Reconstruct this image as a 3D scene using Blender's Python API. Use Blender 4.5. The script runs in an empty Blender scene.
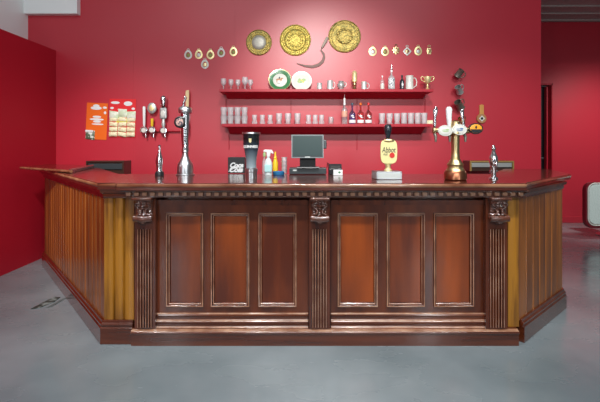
import bpy, bmesh, math, random
from mathutils import Vector, Matrix
random.seed(7)
R = math.radians
SC = bpy.context.scene
COL = SC.collection

# ------------------------------------------------------------------ camera
CH = 1.4
cam_d = bpy.data.cameras.new('camera'); cam = bpy.data.objects.new('camera', cam_d); COL.objects.link(cam)
cam.location = (0, 0, CH); cam.rotation_euler = (R(90), 0, 0)
cam_d.sensor_width = 36; cam_d.lens = 24; cam_d.shift_y = -55/600
SC.camera = cam
# ------------------------------------------------------------------ world, lights, exposure
w = bpy.data.worlds.new('world'); SC.world = w; w.use_nodes = True
w.node_tree.nodes['Background'].inputs[0].default_value = (0.86, 0.93, 1.0, 1)
w.node_tree.nodes['Background'].inputs[1].default_value = 0.09
SC.view_settings.view_transform = 'Standard'; SC.view_settings.look = 'None'
SC.view_settings.gamma = 1; SC.view_settings.use_curve_mapping = False
SC.view_settings.exposure = 0.3

def aim(o, tgt):
    d = Vector(tgt) - o.location
    o.rotation_euler = d.to_track_quat('-Z', 'Y').to_euler()
def spot(name, loc, tgt, power, angle, blend=0.7, rad=0.12, col=(1, .97, .93)):
    l = bpy.data.lights.new(name, 'SPOT'); l.energy = power; l.spot_size = R(angle); l.spot_blend = blend
    l.shadow_soft_size = rad; l.color = col
    o = bpy.data.objects.new(name, l); COL.objects.link(o); o.location = loc; aim(o, tgt); return o
def area(name, loc, tgt, power, sx, sy, col=(1, 1, 1)):
    l = bpy.data.lights.new(name, 'AREA'); l.energy = power; l.shape = 'RECTANGLE'; l.size = sx; l.size_y = sy; l.color = col
    o = bpy.data.objects.new(name, l); COL.objects.link(o); o.location = loc; aim(o, tgt); return o
spot('spotlight_centre', (0.2, 0.1, 4.4), (0.4, 5.28, 1.7), 980, 36, 1.0)
spot('spotlight_left', (-1.7, 0.1, 4.4), (-2.2, 5.28, 0.55), 820, 36, 1.0)
spot('spotlight_right', (2.3, 0.1, 4.4), (2.6, 5.28, 0.8), 480, 36, 1.0)
for _x, _p in ((-2.6, 170), (-0.7, 280), (0.9, 260), (2.4, 150)):
    spot('spotlight_bar', (_x, 1.15, 4.5), (_x * .95, 2.75, 0.5), _p, 62, .9, .10)
spot('spotlight_recess', (5.4, 4.8, 3.5), (5.4, 7.3, 0.6), 290, 74, .9, .2)
area('added_sheen_panel', (0.4, -1.2, 2.9), (0.4, 3.0, 1.9), 60, 3.0, 0.4)  # unseen area light added behind the camera for sheen on the red wall
area('added_strip_light', (0, 1.0, 4.9), (0, 1.3, 0), 110, 6.0, 0.12, (.92, .97, 1))  # narrow overhead light added for line highlights on worktop edge and mouldings
area('added_highlight_light', (-2.6, -2.6, 1.9), (0, 3, 1), 26, 0.35, 2.2, (.9, .96, 1))  # unseen light added behind the camera for vertical highlights on the wood
area('added_highlight_light', (2.6, -2.6, 1.9), (0, 3, 1), 26, 0.35, 2.2, (.9, .96, 1))  # its added twin on the other side, also feeding the wall glow

# ------------------------------------------------------------------ materials
MATS = {}
def mat(name, col, rough=.5, metal=0, coat=0, noise=None, bump=None, emis=None, spec=.5, trans=0):
    """noise=(colour2, scale(vec3), detail, contrast lo, hi)  bump=(strength, scale vec3)"""
    if name in MATS: return MATS[name]
    m = bpy.data.materials.new(name); m.use_nodes = True; nt = m.node_tree; b = nt.nodes['Principled BSDF']
    b.inputs['Base Color'].default_value = (*col, 1); b.inputs['Roughness'].default_value = rough
    b.inputs['Metallic'].default_value = metal; b.inputs['Coat Weight'].default_value = coat
    b.inputs['Coat Roughness'].default_value = .12
    b.inputs['Specular IOR Level'].default_value = spec
    if trans: b.inputs['Transmission Weight'].default_value = trans
    tc = nt.nodes.new('ShaderNodeTexCoord')
    if noise:
        c2, sc, det, lo, hi = noise
        mp = nt.nodes.new('ShaderNodeMapping'); mp.inputs['Scale'].default_value = sc
        n = nt.nodes.new('ShaderNodeTexNoise'); n.inputs['Scale'].default_value = 1; n.inputs['Detail'].default_value = det
        r = nt.nodes.new('ShaderNodeValToRGB'); r.color_ramp.elements[0].position = lo; r.color_ramp.elements[1].position = hi
        r.color_ramp.elements[0].color = (*col, 1); r.color_ramp.elements[1].color = (*c2, 1)
        nt.links.new(tc.outputs['Object'], mp.inputs[0]); nt.links.new(mp.outputs[0], n.inputs['Vector'])
        nt.links.new(n.outputs['Fac'], r.inputs[0]); nt.links.new(r.outputs[0], b.inputs['Base Color'])
    if bump:
        st, sc = bump
        mp = nt.nodes.new('ShaderNodeMapping'); mp.inputs['Scale'].default_value = sc
        n = nt.nodes.new('ShaderNodeTexNoise'); n.inputs['Scale'].default_value = 1; n.inputs['Detail'].default_value = 4
        bp = nt.nodes.new('ShaderNodeBump'); bp.inputs['Strength'].default_value = st; bp.inputs['Distance'].default_value = .01
        nt.links.new(tc.outputs['Object'], mp.inputs[0]); nt.links.new(mp.outputs[0], n.inputs['Vector'])
        nt.links.new(n.outputs['Fac'], bp.inputs['Height']); nt.links.new(bp.outputs[0], b.inputs['Normal'])
    if emis:
        b.inputs['Emission Color'].default_value = (*emis[0], 1); b.inputs['Emission Strength'].default_value = emis[1]
    MATS[name] = m; return m
def glassmat(name, tint, gl=.55, white=.12):
    m = bpy.data.materials.new(name); m.use_nodes = True; nt = m.node_tree
    for n in list(nt.nodes): nt.nodes.remove(n)
    out = nt.nodes.new('ShaderNodeOutputMaterial'); t = nt.nodes.new('ShaderNodeBsdfTransparent'); t.inputs[0].default_value = (*tint, 1)
    g = nt.nodes.new('ShaderNodeBsdfGlossy'); g.inputs['Roughness'].default_value = .12
    d = nt.nodes.new('ShaderNodeBsdfDiffuse'); d.inputs[0].default_value = (.9, .93, .95, 1)
    lw = nt.nodes.new('ShaderNodeLayerWeight'); lw.inputs[0].default_value = gl
    m1 = nt.nodes.new('ShaderNodeMixShader'); m2 = nt.nodes.new('ShaderNodeMixShader'); m2.inputs[0].default_value = white
    nt.links.new(lw.outputs['Facing'], m1.inputs[0]); nt.links.new(t.outputs[0], m1.inputs[1]); nt.links.new(g.outputs[0], m1.inputs[2])
    nt.links.new(m1.outputs[0], m2.inputs[1]); nt.links.new(d.outputs[0], m2.inputs[2]); nt.links.new(m2.outputs[0], out.inputs[0])
    MATS[name] = m; return m

WALL = mat('red_wall_paint', (.52, .012, .032), .40, noise=((.48, .013, .032), (.8, .8, .8), 3, .3, .7), bump=(.06, (90, 90, 90)), spec=.85)
WALLD = mat('red_trim_paint', (.42, .006, .022), .4)
WHITE = mat('white_paint', (.86, .89, .89), .6)
def floor_mat():
    m = mat('grey_epoxy_floor', (.115, .15, .165), .22, coat=.35, noise=((.26, .30, .32), (.7, .7, .7), 5, .35, .68), bump=(.10, (6, 6, 6)))
    nt = m.node_tree; b = nt.nodes['Principled BSDF']; tc = nt.nodes['Texture Coordinate']
    mp = nt.nodes.new('ShaderNodeMapping'); mp.inputs['Scale'].default_value = (1.4, 2.6, 1); mp.inputs['Rotation'].default_value = (0, 0, .5)
    n = nt.nodes.new('ShaderNodeTexNoise'); n.inputs['Scale'].default_value = 1.2; n.inputs['Detail'].default_value = 6
    r = nt.nodes.new('ShaderNodeMapRange'); r.inputs[1].default_value = .3; r.inputs[2].default_value = .7
    r.inputs[3].default_value = .14; r.inputs[4].default_value = .36
    nt.links.new(tc.outputs['Object'], mp.inputs[0]); nt.links.new(mp.outputs[0], n.inputs['Vector'])
    nt.links.new(n.outputs['Fac'], r.inputs[0]); nt.links.new(r.outputs[0], b.inputs['Roughness'])
    return m
FLOOR = floor_mat()
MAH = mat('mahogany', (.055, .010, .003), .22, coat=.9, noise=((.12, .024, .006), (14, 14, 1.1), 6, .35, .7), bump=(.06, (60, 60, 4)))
MAHP = mat('mahogany_panel_wood', (.080, .013, .003), .28, coat=.45, noise=((.29, .055, .005), (5, 5, .8), 5, .35, .72), bump=(.05, (50, 50, 3)))
MAHH = mat('mahogany_horizontal_grain', (.060, .011, .003), .22, coat=.9, noise=((.14, .030, .008), (1.1, 14, 14), 6, .35, .7), bump=(.06, (4, 60, 60)))
TOPW = mat('worktop_varnished_wood', (.06, .014, .009), .2, coat=.5, noise=((.10, .024, .014), (1.2, 14, 6), 5, .3, .7))
MAHD = mat('carved_dark_mahogany', (.06, .018, .010), .22, coat=.9, noise=((.12, .036, .018), (30, 30, 30), 4, .35, .7), bump=(.35, (70, 70, 70)))
OAK = mat('golden_oak_planks', (.11, .038, .005), .4, coat=.3, noise=((.36, .15, .010), (13, 13, 1.3), 7, .36, .55), bump=(.1, (50, 50, 3)))
OAKD = mat('brown_oak_planks', (.13, .034, .005), .36, coat=.4, noise=((.34, .105, .012), (10, 10, 1.0), 7, .35, .62), bump=(.1, (50, 50, 3)))
BLACK = mat('black_plastic', (.012, .013, .015), .35)
DARK = mat('dark_void', (.01, .006, .006), .6)
GREYP = mat('charcoal_plastic', (.035, .045, .05), .4)
SCREEN = mat('dark_screen_glass', (.015, .04, .04), .45)
CHROME = mat('chrome', (.72, .74, .76), .16, 1)
STEEL = mat('brushed_steel', (.62, .64, .66), .3, 1, bump=(.05, (5, 200, 200)))
PEWTER = mat('pewter', (.48, .50, .49), .4, .6, bump=(.1, (60, 60, 60)))
PEWTL = mat('pale_pewter', (.62, .66, .64), .45, .5)
PEWTD = mat('dark_pewter', (.20, .18, .15), .35, .5)
BRASS = mat('brass', (.60, .47, .24), .33, 1, bump=(.1, (40, 40, 40)))
BRASSO = mat('aged_brass_relief', (.50, .36, .10), .42, .75, noise=((.26, .22, .07), (45, 45, 45), 3, .42, .6), bump=(.9, (65, 65, 65)))
BRASSL = mat('pale_polished_brass', (.92, .80, .42), .35, .55)
COPPER = mat('copper_base', (.42, .17, .09), .3, 1)
SILV = mat('silver_boss', (.42, .40, .34), .45, .4, noise=((.35, .34, .30), (40, 40, 40), 2, .45, .6))
WORN_GLINT = mat('worn_highlight_edge_wood', (.20, .085, .045), .22, coat=1, noise=((.42, .24, .15), (9, 9, 9), 4, .35, .7))  # pale wood that paints in edge highlights, along with some wear
IVORY = mat('ivory_ceramic', (.70, .70, .64), .3, coat=.5)
CREAM = mat('cream_enamel', (.82, .74, .34), .3, coat=.5)
PALECR = mat('cream_wood', (.80, .62, .33), .4)
WHITEP = mat('white_plastic', (.82, .85, .85), .35)
GREEN = mat('green_rim_glaze', (.05, .20, .075), .3, coat=.5)
PGREEN = mat('pale_green_print', (.35, .50, .22), .5)
YEL = mat('yellow_plastic', (.85, .55, .02), .35)
BLUE = mat('blue_plastic', (.02, .16, .36), .4)
ORANGE = mat('orange_card', (.85, .14, .005), .5)
REDC = mat('red_card', (.75, .015, .02), .5)
YCARD = mat('yellow_card', (.85, .75, .03), .5)
FOIL = mat('cream_foil_packet', (.88, .84, .55), .35, noise=((.80, .18, .16), (30, 30, 60), 2, .55, .7))
WOODL = mat('tan_wood', (.42, .20, .08), .4)
GBLACK = mat('stout_black', (.012, .018, .025), .25, coat=.6)
NAVY = mat('slate_blue', (.06, .09, .13), .3)
REDL = mat('red_print', (.65, .03, .02), .4)
BROWN = mat('dark_stained_box_wood', (.05, .022, .015), .35, coat=.3)
CHW = mat('speckled_white_fabric', (.50, .62, .58), .7, noise=((.75, .83, .80), (90, 90, 90), 2, .4, .6))
CHR = mat('dark_red_vinyl', (.20, .01, .02), .35)
GL = glassmat('clear_glass', (.96, .97, .97), .35, .16)
GLW = glassmat('bright_glass', (.97, .98, .98), .35, .27)
GLP = glassmat('purple_glass', (.45, .25, .65), .3, .03)
GLR = glassmat('red_glass', (.75, .02, .02), .3, .03)
GLO = glassmat('pink_glass', (.85, .10, .12), .3, .03)
def grid_mat():
    m = mat('grey_ceiling_grille', (.16, .13, .12), .5)
    nt = m.node_tree; b = nt.nodes['Principled BSDF']; tc = nt.nodes['Texture Coordinate']
    w1 = nt.nodes.new('ShaderNodeTexWave'); w1.bands_direction = 'DIAGONAL'; w1.inputs['Scale'].default_value = 9
    r = nt.nodes.new('ShaderNodeValToRGB'); r.color_ramp.elements[0].color = (.16, .12, .12, 1); r.color_ramp.elements[1].color = (.6, .52, .5, 1)
    nt.links.new(tc.outputs['Object'], w1.inputs['Vector']); nt.links.new(w1.outputs['Fac'], r.inputs[0]); nt.links.new(r.outputs[0], b.inputs['Base Color'])
    return m
GRID = grid_mat()

# ------------------------------------------------------------------ mesh helpers
def X(px, Y): return (px - 300) * Y / 400
def Z(py, Y): return CH - (py - 146) * Y / 400
def box(bm, x0, x1, y0, y1, z0, z1, bev=0):
    r = bmesh.ops.create_cube(bm, size=1)
    for v in r['verts']:
        v.co = Vector((x0 + (v.co.x + .5) * (x1 - x0), y0 + (v.co.y + .5) * (y1 - y0), z0 + (v.co.z + .5) * (z1 - z0)))
    if bev:
        es = list({e for v in r['verts'] for e in v.link_edges})
        bmesh.ops.bevel(bm, geom=es, offset=bev, segments=2, affect='EDGES', profile=.5)
def lathe(bm, prof, seg=24, M=None, cap=True):
    rings = []
    for (r, z) in prof:
        ring = []
        for k in range(seg):
            a = 2 * math.pi * k / seg
            p = Vector((r * math.cos(a), r * math.sin(a), z))
            ring.append(bm.verts.new(M @ p if M else p))
        rings.append(ring)
    for a, b in zip(rings, rings[1:]):
        for k in range(seg):
            bm.faces.new((a[k], a[(k + 1) % seg], b[(k + 1) % seg], b[k]))
    if cap:
        if prof[0][0] > 1e-6: bm.faces.new(list(reversed(rings[0])))
        if prof[-1][0] > 1e-6: bm.faces.new(rings[-1])
def tube(bm, pts, rad, seg=10):
    pts = [Vector(p) for p in pts]
    if not hasattr(rad, '__len__'): rad = [rad] * len(pts)
    rings = []
    up = Vector((0, 0, 1)); prev = None
    for i, p in enumerate(pts):
        t = (pts[min(i + 1, len(pts) - 1)] - pts[max(i - 1, 0)]).normalized()
        if prev is None:
            a = up if abs(t.dot(up)) < .9 else Vector((1, 0, 0))
            n = t.cross(a).normalized()
        else:
            n = (prev - t * prev.dot(t)).normalized()
        prev = n; b = t.cross(n)
        rings.append([bm.verts.new(p + (n * math.cos(2 * math.pi * k / seg) + b * math.sin(2 * math.pi * k / seg)) * rad[i]) for k in range(seg)])
    for a, b in zip(rings, rings[1:]):
        for k in range(seg): bm.faces.new((a[k], a[(k + 1) % seg], b[(k + 1) % seg], b[k]))
    bm.faces.new(list(reversed(rings[0]))); bm.faces.new(rings[-1])
def prism(bm, pts, d, axis='z', o=0.0):
    """extrude closed 2-D outline; axis z: pts (x,y) from z=o to o+d ; axis y: pts (x,z); axis x: pts (y,z)"""
    def mk(p, h):
        if axis == 'z': return (p[0], p[1], h)
        if axis == 'y': return (p[0], h, p[1])
        return (h, p[0], p[1])
    a = [bm.verts.new(mk(p, o)) for p in pts]; b = [bm.verts.new(mk(p, o + d)) for p in pts]
    n = len(pts); fs = [bm.faces.new(a), bm.faces.new(list(reversed(b)))]
    for k in range(n): fs.append(bm.faces.new((a[k], b[k], b[(k + 1) % n], a[(k + 1) % n])))
    return a, b
def sph(bm, c, r, sx=1, sy=1, sz=1, seg=16):
    res = bmesh.ops.create_uvsphere(bm, u_segments=seg, v_segments=seg // 2 + 2, radius=1)
    for v in res['verts']: v.co = Vector((c[0] + v.co.x * r * sx, c[1] + v.co.y * r * sy, c[2] + v.co.z * r * sz))
def obj(name, bm, m, parent=None, smooth=None, bev=0):
    bmesh.ops.recalc_face_normals(bm, faces=bm.faces)
    me = bpy.data.meshes.new(name); bm.to_mesh(me); bm.free(); me.materials.append(m)
    o = bpy.data.objects.new(name, me); COL.objects.link(o)
    if parent: o.parent = parent
    if smooth is not None:
        me.shade_smooth() if smooth >= 180 else me.set_sharp_from_angle(angle=R(smooth)) if False else None
        for p in me.polygons: p.use_smooth = True
        try: me.set_sharp_from_angle(angle=R(min(smooth, 179)))
        except Exception: pass
    if bev:
        md = o.modifiers.new('bevel', 'BEVEL'); md.width = bev; md.segments = 2; md.limit_method = 'ANGLE'; md.angle_limit = R(35)
    return o
def N(): return bmesh.new()
def tag(o, label, cat, group=None, kind=None):
    o['label'] = label; o['category'] = cat
    if group: o['group'] = group
    if kind: o['kind'] = kind
    return o
def thing(name, label, cat, loc=(0, 0, 0), rotz=0, group=None):
    o = bpy.data.objects.new(name, None); COL.objects.link(o); o.empty_display_size = .05
    o.location = loc; o.rotation_euler = (0, 0, rotz); return tag(o, label, cat, group)
def struct(name, bm, m, label=None, **k):
    o = obj(name, bm, m, **k); o['kind'] = 'structure'
    if label: o['label'] = label
    return o
def text(name, s, m, parent, loc, width, rot=(R(90), 0, 0), depth=.0015, shear=0, label=None, bold=0, xscale=None):
    c = bpy.data.curves.new(name, 'FONT'); c.body = s; c.size = .1; c.align_x = 'CENTER'; c.align_y = 'CENTER'; c.extrude = .0001; c.shear = shear; c.offset = bold
    t = bpy.data.objects.new(name + '_tmp', c); COL.objects.link(t)
    bpy.context.view_layer.update()
    me = bpy.data.meshes.new_from_object(t.evaluated_get(bpy.context.evaluated_depsgraph_get()))
    bpy.data.objects.remove(t)
    xs = [v.co.x for v in me.vertices]; ys = [v.co.y for v in me.vertices]; cx = (max(xs) + min(xs)) / 2; cy = (max(ys) + min(ys)) / 2; k = width / (max(xs) - min(xs))
    for v in me.vertices:
        v.co = Vector(((v.co.x - cx) * k, (v.co.y - cy) * k * (xscale or 1), depth if v.co.z > 0 else 0))
    me.materials.clear(); me.materials.append(m)
    o = bpy.data.objects.new(name, me); COL.objects.link(o); o.parent = parent; o.location = loc; o.rotation_euler = rot
    if label: o['label'] = label
    return o
FACE = Matrix.Rotation(R(90), 4, 'X')      # lathe axis z -> -y (towards camera)
def facing(loc): return Matrix.Translation(loc) @ FACE

# ------------------------------------------------------------------ room
WY = 5.28
bm = N(); box(bm, -8, 9, -4, 7.6, -.1, 0); struct('floor', bm, FLOOR)
bm = N(); box(bm, -3.59, X(541, WY), WY, WY + .16, 0, 5.2); struct('wall_back', bm, WALL)
bm = N(); box(bm, -3.34, -3.22, -1.5, WY, 0, 2.66); struct('wall_left', bm, mat('red_wall_paint_shaded', (.46, .008, .024), .55, noise=((.42, .009, .024), (.8, .8, .8), 3, .3, .7), bump=(.06, (90, 90, 90)), spec=.25))  # same red paint as the back wall, darker and duller to cut light haze
bm = N(); box(bm, -3.72, -3.59, -1.5, WY + .16, 0, 5.2); struct('wall_side', bm, WHITE)
bm = N(); box(bm, -3.59, X(77, 5.2), 5.2, WY, Z(13.5, 5.2), 5.2); struct('trim_1', bm, WHITE)
RY = 7.3
bm = N(); box(bm, X(541, WY) - .3, X(540, RY) - .7, RY, RY + .15, 0, 4.0); box(bm, X(551, RY), 9, RY, RY + .15, 0, 4.0)
box(bm, X(540, RY) - .7, X(551, RY), RY, RY + .15, Z(85, RY), 4.0); struct('wall_recess', bm, WALL)
bm = N(); box(bm, X(541, WY) - .16, X(541, WY), WY + .16, RY, 0, 4.0); struct('wall_recess_side', bm, WALL)
bm = N(); box(bm, X(551, RY), 9, RY - .015, RY, 0, Z(216.5, RY), .004); struct('baseboard_recess', bm, WALL)
dz = Z(85, RY)
bm = N(); box(bm, X(540, RY) - .69, X(551, RY) - .01, RY + .10, RY + .14, 0, dz - .01); d = struct('door_1', bm, BLACK)
bm = N()
for z0, z1 in ((.15, 1.0), (1.1, dz - .2)): box(bm, X(540, RY) - .5, X(551, RY) - .2, RY + .085, RY + .1, z0, z1, .004)
obj('door_panel', bm, BLACK, d)
bm = N(); tube(bm, [(X(544, RY), RY + .1, Z(158, RY)), (X(544, RY), RY + .03, Z(158, RY)), (X(541, RY), RY + .03, Z(158, RY))], .012); obj('door_handle', bm, CHROME, d)
bm = N(); box(bm, X(547, RY), X(548.2, RY), RY + .01, RY + .08, 0, dz - .03); box(bm, X(551, RY), X(552, RY), RY - .02, RY, Z(216.5, RY), dz + .03)
box(bm, X(540, RY) - .7, X(552, RY), RY - .02, RY, dz, dz + .03); struct('trim_2', bm, WALLD)
# recess ceiling of metal grille
bm = N(); box(bm, X(541, WY) + .001, 9, 4.9, RY, Z(22, RY), Z(22, RY) + .05); struct('ceiling', bm, GRID)
bm = N()
for k in range(7): box(bm, X(541, WY) + .01, 8.9, 5.0 + k * .36, 5.04 + k * .36, Z(22, RY) - .015, Z(22, RY))
struct('trim_3', bm, mat('pale_grille_rail', (.42, .38, .36), .5))
# seams of the wall boards
for i, (px, z0, z1) in enumerate(((133.5, .0, Z(44, WY)), (235, Z(60, WY), Z(5, WY)))):
    bm = N(); box(bm, X(px, WY) - .004, X(px, WY) + .004, WY - .0025, WY, z0, z1); struct('trim_%d' % (4 + i), bm, WALL)

# ------------------------------------------------------------------ bar : plan points
A = Vector((-3.0, 4.70)); B = Vector((-1.395, 2.85)); C = Vector((1.56, 2.85)); D = Vector((2.275, 3.47)); E = Vector((2.62, 4.4))
PLH = .165; PT = 1.03     # side plinth height, plank top
def wallpoly(bm, p, q, nrm, t0, t1, z0, z1, e0=0, e1=0):
    """box along p->q, from offset t0 to t1 along outward normal"""
    d = (q - p).normalized(); p = p - d * e0; q = q + d * e1
    prism(bm, [tuple(p + nrm * t0), tuple(q + nrm * t0), tuple(q + nrm * t1), tuple(p + nrm * t1)], z1 - z0, 'z', z0)
def offs(pts, o):
    """offset an open polyline to its right-hand (outer) side with mitres"""
    out = []
    n = len(pts)
    for i in range(n):
        ds = []
        if i > 0: ds.append((pts[i] - pts[i - 1]).normalized())
        if i < n - 1: ds.append((pts[i + 1] - pts[i]).normalized())
        ns = [Vector((d.y, -d.x)) for d in ds]
        if len(ns) == 1: out.append(pts[i] + ns[0] * o)
        else:
            m = (ns[0] + ns[1]).normalized(); out.append(pts[i] + m * (o / m.dot(ns[0])))
    return out
def band(bm, pts, prof):
    """sweep profile [(offset,z)...] closed along the open polyline"""
    lines = []
    for (o, z) in prof: lines.append([bm.verts.new((p.x, p.y, z)) for p in offs(pts, o)])
    n = len(prof)
    for k in range(n):
        a, b = lines[k], lines[(k + 1) % n]
        for i in range(len(pts) - 1): bm.faces.new((a[i], a[i + 1], b[i + 1], b[i]))
    bm.faces.new([l[0] for l in lines]); bm.faces.new([l[-1] for l in reversed(lines)])
def planks(bm, p, q, wd, z0, z1, t=.04):
    L = (q - p).length; d = (q - p).normalized(); nn = Vector((d.y, -d.x)); n = max(1, round(L / wd)); wd = L / n; g = .010
    pts = [p - nn * t]
    for k in range(n):
        s = k * wd; e = (k + 1) * wd
        pts += [p + d * s - nn * (.012 if k else 0), p + d * (s + g) + nn * 0, p + d * (s + wd * .5) + nn * .0015, p + d * (e - g)]
        if k < n - 1: pts += [p + d * (e - .002) - nn * .016]
    pts += [q, q - nn * t]
    prism(bm, [tuple(v) for v in pts], z1 - z0, 'z', z0)
PLP = [(-.03, 0), (.03, 0), (.03, PLH - .05), (.022, PLH - .045), (.026, PLH - .035), (.026, PLH - .025), (.016, PLH - .018), (.012, PLH), (-.03, PLH)]
FAP = [(-.03, PT), (.006, PT), (.012, PT + .012), (.012, PT + .03), (.03, PT + .04), (.035, PT + .062), (-.03, PT + .062)]
def side(name, label, segs, m, cat='bar counter'):
    t = thing(name, label, cat, (0, 0, 0)); return t
# left side section
LX = X(134, 2.85)
ls = thing('plank_clad_counter', 'golden plank-clad angled left side of the bar with dark skirting', 'bar counter', (A.x, A.y, 0))
def loc(o, t): o.location = -t.location; return o
P1 = Vector((LX, 2.85))
bm = N(); planks(bm, A, B, .105, PLH - .01, PT + .01); loc(obj('plank_panel', bm, OAKD, ls), ls)
bm = N(); planks(bm, B, P1, .078, PLH - .01, PT + .01); loc(obj('corner_panel', bm, OAK, ls), ls).__setitem__('label', 'yellower planks facing the front')
bm = N(); band(bm, [A, B, Vector((X(131, 2.8) - .001, 2.85))], PLP); loc(obj('skirting', bm, MAHH, ls, bev=.003), ls)
bm = N(); band(bm, [A, B, Vector((X(122, 2.8) + .008, 2.85))], FAP); loc(obj('cornice', bm, MAHH, ls), ls)
# right side section
RX = X(508, 2.85)
rs = thing('plank_clad_counter', 'plank-clad angled right side of the bar with scuffed dark skirting', 'bar counter', (D.x, D.y, 0))
P2 = Vector((RX, 2.85))
bm = N(); planks(bm, C, D, .13, PLH - .01, PT + .01); planks(bm, D, E, .13, PLH - .01, PT + .01); loc(obj('plank_panel', bm, OAKD, rs), rs)
bm = N(); planks(bm, P2, C, .2, .113, PT + .01); loc(obj('corner_panel', bm, OAK, rs), rs).__setitem__('label', 'yellow corner board facing the front')
bm = N(); band(bm, [C + Vector((.014, .012)), D, E], PLP); loc(obj('skirting', bm, MAHH, rs, bev=.003), rs)
bm = N(); band(bm, [Vector((X(527, 2.8) - .008, 2.85)) + Vector((.003, .003)), D, E], FAP); loc(obj('cornice', bm, MAHH, rs), rs)

# centre front
FY = 2.86
bf = thing('panelled_counter', 'long carved mahogany bar front with six panels and three fluted pilasters', 'bar counter', (0, FY, 0))
def lb(o): return loc(o, bf)
x0, x1 = X(134, 2.85) + .001, X(508, 2.85) - .001
bm = N(); box(bm, x0, x1, FY + .025, FY + .09, .0, Z(202, FY)); box(bm, x0, x1, FY + .07, FY + .09, Z(202, FY), 1.045); lb(obj('backing_board', bm, MAHP, bf))
bays = [(156, 308.5, [(167, 203), (211.5, 249), (259, 296)]), (330.5, 485.5, [(338, 377), (387, 424), (434, 473)])]
pz0, pz1 = Z(306, 2.86), Z(213.5, 2.86)
for (a, b, ps) in bays:
    bm = N(); xa, xb = X(a, FY), X(b, FY)
    box(bm, xa, xb, FY, FY + .03, pz1, Z(200.5, FY)); box(bm, xa, xb, FY, FY + .03, .10, pz0)
    edges = [xa] + [v for p in ps for v in (X(p[0], FY), X(p[1], FY))] + [xb]
    for k in range(0, len(edges), 2): box(bm, edges[k], edges[k + 1], FY, FY + .03, pz0, pz1)
    lb(obj('panel_frame', bm, mat('mahogany_frame_wood', (.060, .011, .003), .26, coat=.6, noise=((.15, .030, .006), (8, 8, 1.2), 5, .35, .7)), bf))
    for p in ps:
        u0, u1 = X(p[0], FY), X(p[1], FY)
        bm = N(); box(bm, u0 + .022, u1 - .022, FY + .012, FY + .03, pz0 + .022, pz1 - .022, .002)
        pn = lb(obj('panel', bm, MAHP, bf))
        bm = N()
        # moulding: ring swept
        prof = [(0, .004), (.0, -.006), (.002, -.011), (.006, -.014), (.010, -.012), (.013, -.007), (.014, -.002), (.019, -.001), (.023, .002), (.026, .007), (.028, .014)]
        rings = []
        for (ins, dy) in prof:
            rings.append([bm.verts.new(v) for v in ((u0 - .006 + ins, FY + dy, pz0 - .006 + ins), (u1 + .006 - ins, FY + dy, pz0 - .006 + ins), (u1 + .006 - ins, FY + dy, pz1 + .006 - ins), (u0 - .006 + ins, FY + dy, pz1 + .006 - ins))])
        for r0, r1 in zip(rings, rings[1:]):
            for k in range(4): bm.faces.new((r0[k], r0[(k + 1) % 4], r1[(k + 1) % 4], r1[k]))
        mo = obj('panel_moulding', bm, MAH, pn, smooth=50); mo.data.materials.append(WORN_GLINT)
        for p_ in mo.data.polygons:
            if p_.index // 4 in (2, 3, 7): p_.material_index = 1  # highlight painted on the moulding crests
    # lower mouldings
    bm = N()
    zb = .10
    pr = [(FY + .0, zb), (FY - .030, zb), (FY - .030, zb + .012), (FY - .018, zb + .02), (FY - .018, zb + .035), (FY - .026, zb + .042), (FY - .026, zb + .056), (FY - .012, zb + .066), (FY - .012, zb + .085), (FY - .018, zb + .09), (FY - .014, zb + .104), (FY, zb + .11)]
    prism(bm, pr, xb - xa - .002, 'x', xa + .001); o = obj('base_moulding', bm, MAHH, bf, bev=.004); o.modifiers[0].segments = 3; lb(o); o.data.materials.append(WORN_GLINT)
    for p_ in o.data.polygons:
        if len(p_.vertices) == 4 and p_.normal.z > .3 and p_.normal.y < -.1: p_.material_index = 1  # upward slopes paler, highlight put into the colour
    # top rail bead and scalloped valance
    bm = N(); n = round((xb - xa) / .055); st = (xb - xa - .004) / n; zt = Z(199.8, FY); zl = Z(204.5, FY)
    pts = [(xb - .002, zl), (xa + .002, zl)]
    for q in range(n):
        for j in range(6):
            a2 = math.pi * j / 5; pts.append((xa + .002 + st * (q + .5) - math.cos(a2) * st * .48, zt - .008 + math.sin(a2) * .010))
    prism(bm, pts, .014, 'y', FY - .014)
    lb(obj('scalloped_valance', bm, MAH, bf))
# plinth
bm = N()
pr = [(FY + .03, 0), (2.80, 0), (2.80, .082), (2.793, .086), (2.790, .094), (2.796, .102), (2.81, .106), (2.82, .112), (FY + .03, .112)]
prism(bm, pr, X(519, 2.8) - X(131, 2.8), 'x', X(131, 2.8))
o = lb(obj('plinth', bm, MAHH, bf, smooth=60)); o.data.materials.append(WORN_GLINT)
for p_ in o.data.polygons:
    if len(p_.vertices) == 4 and p_.normal.z > .7 and p_.normal.y < -.2: p_.material_index = 1  # painted highlight along the plinth's top edge
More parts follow.
